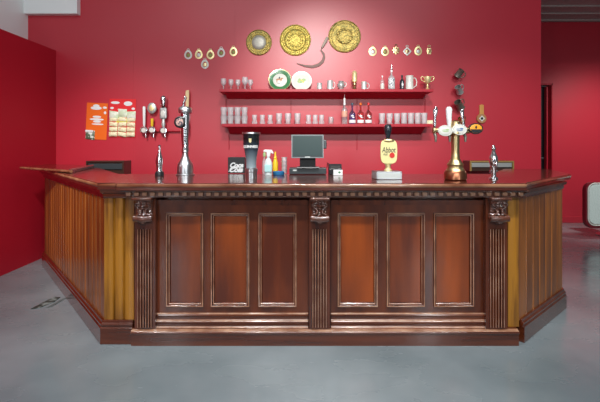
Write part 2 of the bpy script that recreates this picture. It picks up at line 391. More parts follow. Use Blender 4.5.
# pilasters with reeds + corbels
PF = 2.815
for (a, b) in ((134.5, 155.5), (309, 330), (486, 507.5)):
    xa, xb = X(a, PF), X(b, PF); wd = xb - xa
    bm = N(); box(bm, xa, xb, PF, FY + .028, .112, 1.06)
    pl = obj('pilaster', bm, MAH, bf, bev=.002); lb(pl)
    bm = N(); n = 6; m_ = wd * .12; s = (wd - 2 * m_) / n
    for k in range(n):
        c = xa + m_ + s * (k + .5)
        prism(bm, [(c - s * .34 * math.cos(math.pi * q / 8), PF + .002 - .014 * math.sin(math.pi * q / 8)) for q in range(9)], Z(229, PF) - Z(327, PF), 'z', Z(327, PF))
    o = obj('reeding', bm, MAH, pl, smooth=50); o.data.materials.append(WORN_GLINT)
    for p_ in o.data.polygons:
        if abs(p_.normal.y) > .85 and len(p_.vertices) == 4: p_.material_index = 1  # reed crowns get a painted highlight
    # corbel
    bm = N(); zt, zb2 = Z(197.5, PF - .05), Z(223, PF - .05); cw = wd * .42; cx = (xa + xb) / 2
    box(bm, cx - cw * 1.08, cx + cw * 1.08, PF - .075, PF + .004, zt - .018, zt, .004)
    nu, nv = 25, 30; g = []
    for j in range(nv + 1):
        v = j / nv; z = zt - .018 - v * (zt - zb2 - .05); row = []
        dep = .062 - .034 * math.sin(v * math.pi * .75) ** 1.3 + .004 * math.sin(v * 40)
        wv = cw * (1 - .12 * math.sin(v * math.pi))
        for i in range(nu + 1):
            u = i / nu * 2 - 1
            lobe = .010 * abs(math.cos(u * math.pi * 1.5)) - .004
            row.append(bm.verts.new((cx + u * wv, PF - (dep + lobe) * (1 - .25 * u * u), z)))
        g.append(row)
    for j in range(nv):
        for i in range(nu): bm.faces.new((g[j][i], g[j][i + 1], g[j + 1][i + 1], g[j + 1][i]))
    # sides back to pilaster
    for col in (0, nu):
        bk = [bm.verts.new((g[j][col].co.x, PF + .003, g[j][col].co.z)) for j in range(nv + 1)]
        for j in range(nv): bm.faces.new((g[j][col], g[j + 1][col], bk[j + 1], bk[j]))
    # bottom scroll
    tube(bm, [(cx - cw * .98, PF - .032, zb2 + .03), (cx - cw * .5, PF - .036, zb2 + .027), (cx, PF - .04, zb2 + .024), (cx + cw * .5, PF - .036, zb2 + .027), (cx + cw * .98, PF - .032, zb2 + .03)], [.026, .024, .028, .024, .026], 16)
    sph(bm, (cx, PF - .035, zb2 + .008), .022, 1.1, 1, .9)
    for k in range(6): sph(bm, (cx, PF - .062 + .012 * math.sin(k), zt - .035 - k * .014), .006, seg=8)
    for sgn in (-1, 1):
        tube(bm, [(cx + sgn * cw * (.55 + .3 * math.sin(q * .9)), PF - .055 + .02 * abs(math.sin(q * .5)), zt - .03 - q * .013) for q in range(8)], .007, 8)
    obj('corbel', bm, MAHD, pl, smooth=50)
# dentil course + frieze
bm = N(); dx0, dx1 = X(122, 2.8), X(527, 2.8)
box(bm, dx0 + .02, dx1 - .02, 2.80, FY + .03, 1.045, 1.092)
box(bm, dx0 + .01, dx1 - .01, 2.785, 2.81, 1.042, 1.050, .002)
n = 50; s = (dx1 - dx0 - .05) / n
pr = [(2.80, 1.078), (2.776, 1.082), (2.770, 1.09), (2.776, 1.094), (2.82, 1.094)]
prism(bm, pr, dx1 - dx0, 'x', dx0)
dm = lb(obj('frieze_moulding', bm, MAHD, bf))
dbm = N(); box(dbm, -s * .30, s * .30, 2.776 - FY, 2.802 - FY, 1.052, 1.077, .006); dt0 = obj('dentil', dbm, WORN_GLINT, dm)  # dentils coloured paler so their faces look lit
for k in range(n):
    dt = dt0 if k == 0 else dt0.copy()
    if k: COL.objects.link(dt)
    dt.location = (dx0 + .025 + s * (k + .5), FY, 0)

# worktop with breakfront
WB, WT = 1.094, 1.143
oa = offs([A, B, C, D, E], .05)
ztop = []
bfL, bfR = X(112, 2.755), X(528, 2.755)
out = [(oa[0].x - .03, oa[0].y + .04), tuple(oa[1]), (bfL, oa[1].y), (bfL + .03, 2.752), (bfR - .02, 2.752), (bfR, 2.765), (bfR + .01, oa[2].y), tuple(oa[2]), (2.49, 3.68), (2.78, 4.5),
       (2.30, 4.5), (1.75, 3.68), (-1.67, 3.68), (-2.42, 4.78)]
bm = N(); prism(bm, out, WT - WB, 'z', WB)
wt = obj('worktop', bm, TOPW, None, bev=.02); wt.modifiers[0].segments = 5
for p in wt.data.polygons: p.use_smooth = True
wt.modifiers[0].harden_normals = True
tag(wt, 'glossy reddish-brown wooden worktop running round the whole bar', 'worktop')
flap_bm = N(); prism(flap_bm, [(-3.07, 4.40), (-2.15, 3.76), (-2.42, 4.70), (-3.12, 4.98)], .03, 'z', WT + .001)
nose = [Vector(p) for p in out[:10]]
bm = N()
for (zz, rr, dd) in ((WT - .017, .0175, -.012),):
    pp = offs(nose, dd); tube(bm, [(p.x, p.y, zz) for p in pp], rr, 14)
obj('nosing', bm, mat('worn_highlight_nosing_wood', (.16, .055, .025), .2, coat=1, noise=((.34, .16, .085), (5, 5, 5), 5, .35, .65)), wt, smooth=60)  # added strip; its paler wood paints the worktop edge highlight along with wear
fl = tag(obj('counter_flap', flap_bm, TOPW, None, bev=.005), 'flat wooden flap board with pale front edge on the left end of bar top', 'counter flap')
bm = N(); tube(bm, [(-2.17, 3.77, WT + .033), (-2.425, 4.69, WT + .033)], .007, 8); obj('edge_strip', bm, MAH, fl)
bm = N(); tube(bm, [(-3.07, 4.40, WT + .017), (-2.15, 3.76, WT + .017)], .014, 10); o = obj('front_edge', bm, MATS['worn_highlight_nosing_wood'], fl, smooth=60); o['label'] = 'paler worn front edge'

# ------------------------------------------------------------------ shelves
SY = WY - .30
SZ = []
for (name, lab, pyt, pyb, xl, xr) in (('wall_shelf', 'upper red wall shelf holding plates, tankards and trophy', 89.0, 91.8, 219, 433.5),
                                 ('wall_shelf', 'lower red wall shelf holding glasses and gin bottles', 123.8, 126.8, 222, 432)):
    t = thing(name, lab, 'shelf', (0, WY, Z(pyt, SY)), group='red wall shelves')
    zt, zb = Z(pyt, SY), Z(pyb, SY); SZ.append(zt)
    bm = N(); xa, xb = X(xl, SY), X(xr, SY)
    pts = [(xa, SY), (xb, SY), (xb, WY), (xa, WY)]
    prism(bm, pts, zb - zt, 'z', 0); o = obj('shelf_board', bm, WALLD, t, bev=.003); o.location = (0, -WY, 0)
    hz = .085 if pyt > 100 else .055
    bm = N(); prism(bm, [(SY + .10 - WY, zb - zt), (0, zb - zt), (0, zb - zt - hz), (-.02, zb - zt - hz)], xb - xa - .10, 'x', xa + .05)
    o = obj('support_rail', bm, WALLD, t)
    for px in ((226, 291, 357, 425) if pyt < 100 else (229, 357)):
        bm = N(); L = .22 if pyt < 100 else .20
        box(bm, X(px, WY) - .006, X(px, WY) + .006, -.012, 0, zb - zt - hz - L, zb - zt - hz); obj('upright', bm, WALLD, t)
S1, S2 = SZ
GY = WY - .17      # items on shelves

# ------------------------------------------------------------------ glassware library (meshes cached)
CACHE = {}
def lath_obj(name, prof, m, parent=None, seg=20, smooth=35, loc=(0, 0, 0), M=None, cap=True):
    bm = N(); lathe(bm, prof, seg, M, cap); o = obj(name, bm, m, parent, smooth=smooth); o.location = loc; return o
def glass(name, kind, prof, m, px, z, lab, cat, group, y=GY, seg=18):
    if kind not in CACHE:
        bm = N(); lathe(bm, prof, seg, None, False); o = obj(name, bm, m, None, smooth=40); CACHE[kind] = o
    else:
        o = CACHE[kind].copy(); COL.objects.link(o); o.name = name
    o.location = (X(px, y), y, z + .0005); tag(o, lab, cat, group); return o
TUMB = [(0, .004), (.030, .004), (.033, 0), (.036, .006), (.038, .02), (.034, .035), (.040, .06), (.042, .108), (.040, .108), (.038, .06), (.031, .035), (.030, .012), (0, .010)]
STEM0 = [(0, 0), (.030, 0), (.030, .004), (.005, .012), (.005, .055), (.020, .070), (.030, .10), (.028, .150), (.026, .150), (.027, .10), (.016, .073), (0, .066)]
STEM = [(r * 1.25, z) for r, z in STEM0]
STUB0 = [(0, .004), (.022, .004), (.026, 0), (.028, .01), (.022, .03), (.030, .075), (.032, .14), (.030, .14), (.027, .075), (.018, .032), (0, .03)]
STUB = [(r * 1.3, z) for r, z in STUB0]
SMALL0 = [(0, .003), (.024, .003), (.028, 0), (.029, .03), (.022, .05), (.027, .12), (.025, .12), (.019, .055), (0, .045)]
SMALL = [(r * 1.25, z) for r, z in SMALL0]
STOUT = [(0, .004), (.026, .004), (.030, 0), (.032, .02), (.034, .09), (.032, .095), (.028, .02), (0, .018)]
ords = ['leftmost', 'second from left', 'third from left', 'rightmost']
for k, px in enumerate((223.8, 230.6, 237.6, 244.6)):
    glass('tumbler', 'tumb', TUMB, GLW, px, S2, 'clear tumbler in the bottom row of the lower shelf left-end stack, ' + ords[k], 'glass', 'stacked tumblers at the left end of the lower shelf')
    g = glass('tumbler', 'tumb', TUMB, GLW, px, S2 + .109, 'clear tumbler in the top row of the lower shelf left-end stack, ' + ords[k], 'glass', 'stacked tumblers at the left end of the lower shelf')
for k, px in enumerate((254.6, 262.4, 270.2)):
    glass('short_glass', 'small', SMALL, GLW, px, S2, 'short waisted glass just right of the stacked tumblers, ' + ['nearest them', 'middle of three', 'farthest of three'][k], 'glass', 'three short glasses on the lower shelf')
for k, px in enumerate((279, 288, 297.5)):
    glass('tulip_glass', 'stub', STUB, GLW, px, S2, 'taller tulip beer glass mid-left on the lower shelf, ' + ['left', 'middle', 'right'][k] + ' of the three', 'glass', 'three tulip glasses on the lower shelf')
for k, px in enumerate((308.5, 315.2, 321.6)):
    glass('short_glass', 'small', SMALL, GLW, px, S2, 'short waisted glass above the till screen, ' + ['left', 'middle', 'right'][k] + ' of the three', 'glass', 'three short glasses above the till')
glass('short_tumbler', 'st', STOUT, GL, 331, S2, 'lone faint low tumbler between short glasses and the tall clear bottle', 'glass', None)
nm = ['nearest the gin bottles', 'second from the gin bottles', 'third from the gin bottles']
for k, px in enumerate((382, 389.5, 397)):
    glass('tulip_glass', 'stub', STUB, GLW, px, S2, 'tulip glass right of the red bottle, ' + nm[k], 'glass', 'tulip glasses right of the gin bottles')
nm = ['leftmost', 'second', 'third', 'fourth and rightmost']
for k, px in enumerate((404, 410.8, 417.6, 424.2)):
    glass('beer_glass', 'beer', [(0, .004), (.031, .004), (.035, 0), (.037, .03), (.038, .11), (.041, .145), (.039, .145), (.035, .10), (.030, .02), (0, .018)], GLW, px, S2, 'straight beer glass towards the right end of the lower shelf, ' + nm[k], 'glass', 'straight beer glasses on the lower shelf')
bm = N(); box(bm, -.035, .035, -.03, .03, 0, .05, .003); o = obj('small_carton', bm, FOIL); o.location = (X(431, GY) - .02, GY, S2); tag(o, 'small pale carton at the right end of the lower shelf', 'box')
# top-left stemmed glasses
for k, (px, sc) in enumerate(((223.5, 1), (231, .92), (238, .9), (245, 1.12), (250.5, .9))):
    g = glass('stemmed_glass', 'stem', STEM, GLW, px, S1, 'stemmed glass at the left end of the upper shelf, ' + ['outermost', 'second from the end', 'third from the end', 'the tallest one', 'nearest the green plate'][k], 'glass', 'stemmed glasses on the upper shelf')
    g.scale = (sc * .95, sc * .95, sc)

# plates leaning on the wall
def plate(px, py, rpx, rim, label, art, group):
    y = WY - .07; r = rpx * y / 400; t = thing('display_plate', label, 'plate', (X(px, y), y, S1 + r * math.cos(R(14)) + .004)); t.rotation_euler = (R(-14), 0, 0)
    lath_obj('rim', [(r * .60, .006), (r * .66, .010), (r * .97, .022), (r, .022), (r, .017), (r * .68, .0), (0, .0), (0, .003)], rim, t, 40, 50, M=FACE, cap=False)
    lath_obj('well', [(r * .64, .007), (r * .62, .009), (0, .008)], IVORY, t, 32, 50, M=FACE, cap=False)
    for (m, pts) in art:
        bm = N()
        for (u, v, a, b) in pts: sph(bm, (u * r, -.0095, v * r), r, a, .018, b, 10)
        obj('picture', bm, m, t)
    if rim is GREEN:
        lath_obj('gilt_edge', [(r * .97, .0225), (r * 1.01, .0235), (r * 1.01, .017)], BRASS, t, 40, 50, M=FACE, cap=False)
plate(280, 76.5, 11.2, GREEN, 'large white plate with wide green rim and horse picture', [(WOODL, [(-.1, .05, .26, .1), (.12, .08, .08, .14), (-.28, -.1, .04, .14), (.1, -.12, .04, .12), (.2, .16, .1, .06)]), (GREYP, [(-.05, .2, .07, .12), (0, -.3, .3, .02)])], None)
plate(301.6, 78.6, 10.2, IVORY, 'white plate with green and yellow picture, right of green-rimmed plate', [(PGREEN, [(-.1, -.05, .34, .2), (.2, .1, .22, .16), (-.2, .15, .14, .12)]), (YEL, [(0, .05, .14, .1), (.16, -.08, .1, .1), (-.2, -.05, .08, .08)])], None)

# tankards
def tankard(px, name, label, h, r, m, z=None, handle=1, y=GY, lab=None):
    t = thing(name, label, 'tankard', (X(px, y), y, (S1 if z is None else z) + .0005))
    lath_obj('body', [(0, 0), (r, 0), (r * 1.02, .006), (r * .94, .012), (r * .92, h * .9), (r * .97, h), (r * .88, h), (r * .84, .012), (0, .012)], m, t, 24, 35)
    if handle:
        bm = N(); tube(bm, [(handle * r * .88, 0, h * .85), (handle * r * 1.45, 0, h * .85), (handle * r * 1.8, 0, h * .62), (handle * r * 1.7, 0, h * .35), (handle * r * .88, 0, h * .16)], r * .13, 8); obj('handle', bm, m, t, smooth=60)
    return t
tankard(319.5, 'drinks_beaker', 'small plain pale metal beaker right of the white plate', .095, .034, PEWTL, handle=0)
tankard(330, 'tankard', 'pale banded tankard, between small beaker and round-bellied mug', .125, .040, PEWTL, handle=.9)
t = thing('tankard', 'round-bellied pewter mug left of the brass candlestick', 'tankard', (X(341, GY), GY, S1 + .0005))
lath_obj('body', [(0, 0), (.034, 0), (.036, .008), (.030, .02), (.048, .055), (.046, .08), (.030, .10), (.036, .118), (.032, .118), (.026, .10), (0, .09)], PEWTER, t)
bm = N(); tube(bm, [(.034, 0, .105), (.062, 0, .1), (.07, 0, .07), (.047, 0, .045)], .006, 8); obj('handle', bm, PEWTER, t, smooth=60)
t = thing('brass_goblet', 'tall brass cylinder cup on turned stem, tallest metal piece on the upper shelf', 'goblet', (X(354.5, GY), GY, S1 + .0005))
lath_obj('stem', [(0, 0), (.040, 0), (.040, .01), (.028, .02), (.016, .05), (.026, .07), (.018, .10)], BRASS, t)
lath_obj('cup', [(0, .098), (.018, .10), (.033, .11), (.033, .215), (.036, .225), (.022, .24), (.016, .25), (0, .25)], BRASSL, t)
tankard(364, 'tankard', 'small bright pewter mug with handle right of the brass goblet', .11, .037, PEWTL)
tankard(409.5, 'beer_mug', 'largest white stoneware mug, right of the dark bottle', .185, .052, IVORY)

# bottles
def bottle(px, label, h, r, m, z, parts=(), name='bottle', neck=.30, y=GY, cap=None, capm=None, dose=0, shoulder=.62):
    t = thing(name, label, 'bottle', (X(px, y), y, z + .0005))
    hs = h * shoulder
    lath_obj('body', [(0, 0), (r * .95, 0), (r, .006), (r, hs), (r * .8, hs + h * .06), (r * neck, hs + h * .14), (r * neck, h), (0, h)], m, t, 20, 40)
    if capm: lath_obj('cap', [(r * neck * 1.2, h - h * .09), (r * neck * 1.25, h - .002), (r * neck * 1.2, h + .004), (0, h + .004)], capm, t, 14, 40)
    for (z0, z1, lm) in parts: lath_obj('label_band', [(r * 1.012, z0 * h), (r * 1.02, z0 * h + .001), (r * 1.02, z1 * h), (r * 1.012, z1 * h + .001)], lm, t, 20, 40, cap=False)
    if dose: lath_obj('pourer', [(.009, h), (.012, h + .012), (.013, h + dose * .55), (.006, h + dose * .6), (.004, h + dose)], CHROME if dose < .1 else WHITEP, t, 12, 40)
    return t
bottle(382.3, 'slim clear spirit bottle left of the tallest upper shelf bottle', .185, .025, GL, S1, [(.1, .45, IVORY)], capm=WHITEP)
bottle(391.5, 'tallest bottle on the upper shelf, clear with printed white body and pourer', .255, .042, GLW, S1, [(.08, .60, mat('printed_bottle_label', (.75, .78, .78), .4, noise=((.08, .12, .18), (70, 70, 50), 3, .5, .58)))], capm=WHITEP, dose=.085, neck=.28)
t = bottle(402, 'small black glass bottle with white crest on upper shelf', .19, .030, GBLACK, S1, [], capm=BLACK, neck=.35)
bm = N(); sph(bm, (0, -.029, .07), .014, .9, .25, 1.5, 10); sph(bm, (0, -.03, .035), .01, .8, .25, .6, 8); obj('crest', bm, WHITEP, t)
t = bottle(344.5, 'tall clear vodka-style bottle with white pourer on the lower shelf', .27, .036, GL, S2, [(.35, .62, mat('faint_orange_label', (.80, .42, .30), .5))], dose=.115, capm=WHITEP, neck=.35, shoulder=.68)
lw = WHITEP
for px, m, l, cm in ((352.3, GLP, 'purple gin bottle with white label, left of the three coloured bottles', NAVY), (360.6, GLO, 'pink gin bottle with orange cap, middle of the three coloured bottles', ORANGE), (368.5, GLR, 'bright red gin bottle, right of the three coloured bottles', REDC)):
    t = bottle(px, l, .27, .042, m, S2, [(.06, .2, lw)], capm=cm, neck=.3, shoulder=.5)
    lath_obj('liquid', [(0, .004), (.038, .004), (.038, .13), (0, .13)], {'purple_glass': mat('purple_gin', (.20, .05, .35), .3), 'pink_glass': mat('pink_gin', (.75, .05, .05), .3), 'red_glass': mat('red_gin', (.62, .01, .015), .3)}[m.name], t, 18)
    bm = N(); sph(bm, (-.004, -.042, .105), .016, 1.2, .2, .7, 8); sph(bm, (.008, -.042, .085), .013, 1.2, .2, .6, 8); obj('emblem', bm, lw, t)
# trophy
t = thing('trophy_cup', 'small two-handled silver-gilt trophy cup at the right end of upper shelf', 'trophy', (X(427.5, GY), GY, S1 + .0005))
lath_obj('cup', [(0, .08), (.012, .08), (.034, .10), (.046, .14), (.048, .172), (.044, .172), (.040, .14), (.028, .105), (0, .09)], BRASSL, t)
lath_obj('foot', [(0, 0), (.032, 0), (.032, .012), (.022, .02), (.008, .04), (.012, .06), (.008, .082)], BRASSL, t)
for s in (-1, 1):
    bm = N(); tube(bm, [(s * .042, 0, .165), (s * .07, 0, .18), (s * .085, 0, .165), (s * .075, 0, .13), (s * .03, 0, .105)], .005, 8); obj('handle', bm, BRASSL, t, smooth=60)

# ------------------------------------------------------------------ wall decorations
def wl(px, py, dy=0): return (X(px, WY), WY - dy, Z(py, WY))
def horse_brass(px, py, kind, m, cm, label):
    t = thing('horse_brass', label, 'horse brass', wl(px, py)); s = .054 if kind in ('drop', 'heart') else .05
    bm = N(); pts = []; n = 40
    for k in range(n):
        a = 2 * math.pi * k / n
        r = s
        if kind == 'drop': r = s * (1 + .28 * max(0, math.sin(a)) ** 4 - .06 * abs(math.cos(a)))
        elif kind == 'cross': r = s * (.85 + .22 * abs(math.cos(2 * a)) ** .8)
        elif kind == 'flower': r = s * (.92 + .13 * math.cos(8 * a))
        elif kind == 'diamond': r = s * 1.15 / (abs(math.cos(a)) + abs(math.sin(a))) ** .75
        elif kind == 'figure': r = s * (.55 + .3 * abs(math.sin(a)) + .12 * math.cos(6 * a))
        pts.append((r * math.cos(a), r * math.sin(a)))
    inner = [(p[0] * .60, p[1] * .60) for p in pts]
    f = -.008
    A0 = [bm.verts.new((p[0], 0, p[1])) for p in pts]; A1 = [bm.verts.new((p[0], f, p[1])) for p in pts]
    B1 = [bm.verts.new((p[0], f * 1.3, p[1])) for p in inner]; B0 = [bm.verts.new((p[0], 0, p[1])) for p in inner]
    for k in range(n):
        j = (k + 1) % n
        bm.faces.new((A0[k], A0[j], A1[j], A1[k])); bm.faces.new((A1[k], A1[j], B1[j], B1[k])); bm.faces.new((B1[k], B1[j], B0[j], B0[k])); bm.faces.new((B0[k], B0[j], A0[j], A0[k]))
    obj('rim', bm, m, t)
    bm = N(); sph(bm, (0, -.005, 0), s * .42, 1, .2, 1.1, 14)
    for k in range(4): a = k * math.pi / 2 + .6; tube(bm, [(s * .35 * math.cos(a), -.004, s * .35 * math.sin(a)), (s * .65 * math.cos(a), -.004, s * .65 * math.sin(a))], .004, 6)
    obj('centre_boss', bm, cm, t)
    bm = N(); tube(bm, [(.016 * math.cos(a), -.004, s * 1.12 + .012 + .012 * math.sin(a)) for a in [k * math.pi / 6 for k in range(13)]], .004, 6); obj('hanging_loop', bm, m, t)
OLV = mat('olive_patina', (.25, .26, .08), .5, .4)
hb = [(188.3, 55.3, 'drop', IVORY, OLV, 'pale horse brass at the far left end of the left group'), (198.9, 55.0, 'drop', BRASSL, IVORY, 'broad pale horse brass second from left in the left group'),
      (210.5, 55.2, 'drop', BRASSL, OLV, 'yellow horse brass with dark star centre, middle of the left row'), (221.3, 53.2, 'drop', IVORY, OLV, 'whitish oval horse brass fourth from left in the left row'),
      (233.5, 52.2, 'drop', BRASSL, OLV, 'largest yellow horse brass at the right end of the left row'), (205, 64.8, 'drop', IVORY, BRASSL, 'single pale horse brass hung below the left row'),
      (372.7, 52, 'drop', BRASSL, PEWTL, 'round horse brass with open centre at the left end of right row'), (385, 52, 'drop', BRASSL, OLV, 'bright yellow horse brass second in the right row'),
      (396, 50.5, 'flower', BRASS, BRASSL, 'wide squat openwork horse brass third in the right row'), (407, 51.5, 'diamond', IVORY, BRASS, 'diamond-shaped openwork horse brass fourth in the right row'),
      (418, 51.5, 'drop', BRASSL, PEWTL, 'pale pierced oval horse brass fifth in the right row'), (429, 51.2, 'figure', BRASSL, BRASS, 'narrow upright figure-like horse brass at the right end of right row')]
for h in hb: horse_brass(*h)
def charger(px, py, rpx, label, rings, m, cm):
    t = thing('brass_charger', label, 'brass plate', wl(px, py)); r = rpx * WY / 400
    lath_obj('dish', [(r * .97, 0), (r, .008), (r * .985, .018), (r * .93, .022), (r * .90, .015)] + [(r * q, d) for q, d in rings] + [(0, rings[-1][1])], m, t, 56, 40, M=FACE, cap=False)
    if cm: lath_obj('centre_boss', cm[1], cm[0], t, 40, 50, M=FACE, cap=False)
    bm = N(); n = 36
    for k in range(n): a = 2 * math.pi * k / n; sph(bm, (r * .80 * math.cos(a), -.017, r * .80 * math.sin(a)), r * .05, 1, .6, 1, 6)
    for k in range(14):
        a = 2 * math.pi * k / 14; 
        if not cm: sph(bm, (r * .42 * math.cos(a), -.016, r * .42 * math.sin(a)), r * (.07 + .03 * random.random()), 1.3, .4, .8, 8)
    obj('embossed_relief', bm, m, t)
r1 = 13 * WY / 400
charger(259, 42.6, 12.9, 'smallest brass wall plate, with pale round centre mirror', [(.72, .013), (.70, .02), (.64, .02), (.60, .010)], BRASSO, (SILV, [(r1 * .56, .012), (r1 * .52, .020), (r1 * .3, .026), (0, .028)]))
charger(295.3, 40.3, 15.6, 'middle brass wall plate, yellow with crest relief', [(.72, .013), (.68, .02), (.62, .014), (.60, .012)], mat('yellow_brass_relief', (.62, .46, .10), .42, .7, noise=((.34, .29, .07), (45, 45, 45), 3, .42, .6), bump=(.9, (60, 60, 60))), None)
charger(344.5, 36.5, 16.3, 'right-hand brass wall plate, largest and darkest, next to the sickle', [(.72, .013), (.5, .012), (.46, .02), (.42, .012)], BRASSO, None)
t = thing('sickle', 'curved iron sickle hung beside the largest brass plate', 'sickle', wl(322, 50, .012))
def rel(px, py, dy=0): return (X(px, WY) - X(322, WY), dy, Z(py, WY) - Z(50, WY))
bm = N(); tube(bm, [rel(327.3, 37.5), rel(325.5, 41.5), rel(323, 46), rel(321.8, 48)], [.017, .022, .019, .013], 10); obj('handle', bm, mat('worn_grey_wood', (.40, .33, .27), .5), t)
bm = N(); path = [(321.8, 48), (321, 50.5), (323.6, 54), (324, 57.5), (322.6, 61.5), (318.5, 65), (312.5, 66.8), (305, 66), (296.7, 63.5)]; wds = [.006, .008, .014, .018, .020, .020, .018, .013, .002]
vv = []
for i, p in enumerate(path):
    c = Vector(rel(*p)); a = Vector(rel(*path[max(0, i - 1)])); b = Vector(rel(*path[min(len(path) - 1, i + 1)])); d = (b - a).normalized(); n_ = Vector((-d.z, 0, d.x))
    vv.append([bm.verts.new(c + n_ * wds[i] + Vector((0, dy, 0))) for dy in (-.003, .003)] + [bm.verts.new(c - n_ * wds[i] + Vector((0, dy, 0))) for dy in (.003, -.003)])
for a, b in zip(vv, vv[1:]):
    for k in range(4): bm.faces.new((a[k], a[(k + 1) % 4], b[(k + 1) % 4], b[k]))
bm.faces.new(vv[0]); bm.faces.new(vv[-1])
obj('blade', bm, mat('rusty_iron', (.12, .06, .05), .5, .3), t)

# tankards hung on the wall at the right
for (px, py, tilt, m, l, h, r) in ((456.5, 74.5, (-60, 30), PEWTD, 'dark pewter tankard hung on wall, topmost of the column above the taps', .10, .046), (456.2, 90.8, (-50, -40), PEWTER, 'silvery tankard tilted on wall, second from top of the column', .11, .044), (456.5, 105.8, (-55, -45), PEWTD, 'large dark tankard tilted on wall, just above the beer taps', .13, .05), (458.5, 121, (-50, -35), BRASS, 'small brass mug on wall, lowest of the column behind the taps', .09, .038)):
    t = thing('hanging_tankard', l, 'tankard', wl(px, py, .095), group='tankards hung on the red wall')
    e = (R(40), R(tilt[1]), 0); 
    M_ = Matrix.Rotation(R(tilt[1]), 4, 'Y') @ Matrix.Rotation(R(35), 4, 'X') @ Matrix.Translation((0, 0, -h / 2))
    lath_obj('body', [(0, 0), (r, 0), (r * 1.02, .006), (r * .9, .015), (r * .85, h * .9), (r * .93, h), (r * .82, h), (r * .78, .02), (0, .015)], m, t, 24, 35, M=M_)
    bm = N(); tube(bm, [M_ @ Vector(p) for p in ((r * .8, 0, h * .85), (r * 1.4, 0, h * .9), (r * 1.75, 0, h * .6), (r * 1.5, 0, h * .25), (r * .85, 0, h * .15))], .006, 8); obj('handle', bm, m, t, smooth=60)
    bm = N(); tube(bm, [(0, .095, .03), (0, .03, .03), (0, .02, .045)], .004, 6); obj('hook', bm, CHROME, t)
t = thing('beer_paddle', 'flat wooden paddle tap handle with white diamond badge on right wall', 'tap handle', wl(481, 117.5, .012))
bm = N(); k0 = Z(104.5, WY) - Z(117.5, WY)
prism(bm, [(-.04, 0), (-.028, .05), (-.028, k0 - .01), (0, k0), (.028, k0 - .01), (.028, .05), (.04, 0)], .024, 'y', -.012); obj('grip', bm, mat('tan_paddle_wood', (.62, .30, .08), .35), t, bev=.004)
lath_obj('disc', [(.0, -.013), (.060, -.013), (.066, 0), (.060, .013), (0, .013)], WOODL, t, 32, 30, M=Matrix.Translation((0, 0, -.015)) @ FACE)
bm = N(); prism(bm, [(-.04, 0), (0, .04), (.04, 0), (0, -.04)], .004, 'y', -.017); o = obj('badge', bm, IVORY, t); o.location = (0, 0, -.015)
bm = N(); sph(bm, (0, -.0175, 0), .018, 1, .2, 1, 8); o = obj('badge_mark', bm, BLACK, o)

# wall rail and taps on the left
t = thing('wall_rail', 'thin dark red rail fixed to the wall behind the chrome tap tower', 'rail', wl(166, 131))
bm = N(); tube(bm, [(X(146, WY) - X(166, WY), -.035, 0), (X(186, WY) - X(166, WY), -.035, 0)], .012, 10); obj('bar', bm, WALLD, t)
bm = N()
for px in (150, 182): tube(bm, [(X(px, WY) - X(166, WY), -.035, 0), (X(px, WY) - X(166, WY), 0, 0)], .008, 8)
obj('bracket', bm, CHROME, t)
def walltap(px, pyc, pytop, kind, label):
    t = thing('wall_tap', label, 'beer tap', wl(px, pyc, .065), group='beer taps mounted on the rail'); h = Z(pytop, WY) - Z(pyc, WY)
    lath_obj('badge', [(0, 0), (.045, 0), (.05, .006), (.045, .012), (.036, .013), (.034, .010), (0, .010)], CHROME, t, 24, 30, M=Matrix.Translation((0, -.012, 0)) @ FACE)
    lath_obj('badge_face', [(0.03, .0105), (0, .012)], IVORY, t, 20, 30, M=Matrix.Translation((0, -.013, 0)) @ FACE, cap=False)
    bm = N(); tube(bm, [(.012, .02, -.03), (.02, .0, -.05), (.022, -.002, -.095)], [.012, .013, .010], 10); box(bm, -.02, .02, -.012, .03, -.02, .04, .004); obj('spout', bm, CHROME, t, smooth=50)
    if kind == 'lever':
        bm = N(); tube(bm, [(0, 0, .035), (0, -.004, .08), (0, -.004, h - .02), (0, -.004, h)], [.008, .016, .020, .014], 12); o = obj('lever', bm, WHITEP, t, smooth=50)
    elif kind == 'oval':
        bm = N(); tube(bm, [(-.002, 0, .03), (.0, 0, .15)], [.014, .02], 10); obj('lever', bm, YEL, t, smooth=50)
        bm = N(); sph(bm, (0, -.008, h - .075), .07, .85, .22, 1.05); obj('crest', bm, PEWTER, t, smooth=60)
        bm = N(); sph(bm, (0, -.024, h - .075), .04, .85, .12, 1.05); obj('crest_face', bm, BRASSL, t, smooth=60)
    else:
        bm = N(); tube(bm, [(0, 0, .03), (0, 0, .08), (0, 0, .12), (0, 0, .15)], [.012, .026, .020, .016], 12); obj('lever', bm, PEWTL, t, smooth=50)
        bm = N(); box(bm, -.045, .045, -.02, .008, .15, .30, .018); obj('crest', bm, PEWTER, t)
        bm = N(); sph(bm, (0, -.02, .22), .032, 1, .2, 1.4, 10); obj('crest_face', bm, IVORY, t, smooth=60)
        bm = N(); tube(bm, [(0, 0, .30), (0, 0, .32), (0, 0, h - .03), (0, 0, h)], [.022, .034, .04, .022], 14); obj('finial', bm, CHROME, t, smooth=50)
walltap(146.2, 130.5, 107, 'lever', 'wall tap with plain white lever, leftmost on the rail')
walltap(154, 130.3, 103, 'oval', 'wall tap with yellow lever and oval pewter crest, second on rail')
walltap(165.2, 130.8, 96.5, 'tall', 'wall tap with tallest silver handle, third on the rail')
t = thing('wall_tap', 'wall tap with tall cream wooden lever behind the chrome tap tower', 'beer tap', wl(188.8, 131, .065), group='beer taps mounted on the rail')
bm = N(); prism(bm, [(-.018, .22), (-.022, .50), (-.016, .525), (.020, .53), (.024, .50), (.018, .22)], .03, 'y', -.015); obj('lever', bm, PALECR, t, bev=.006)
bm = N(); tube(bm, [(0, 0, -.08), (0, 0, 0), (0, 0, .12), (0, 0, .225)], [.012, .022, .018, .016], 12); obj('body', bm, CHROME, t, smooth=50)
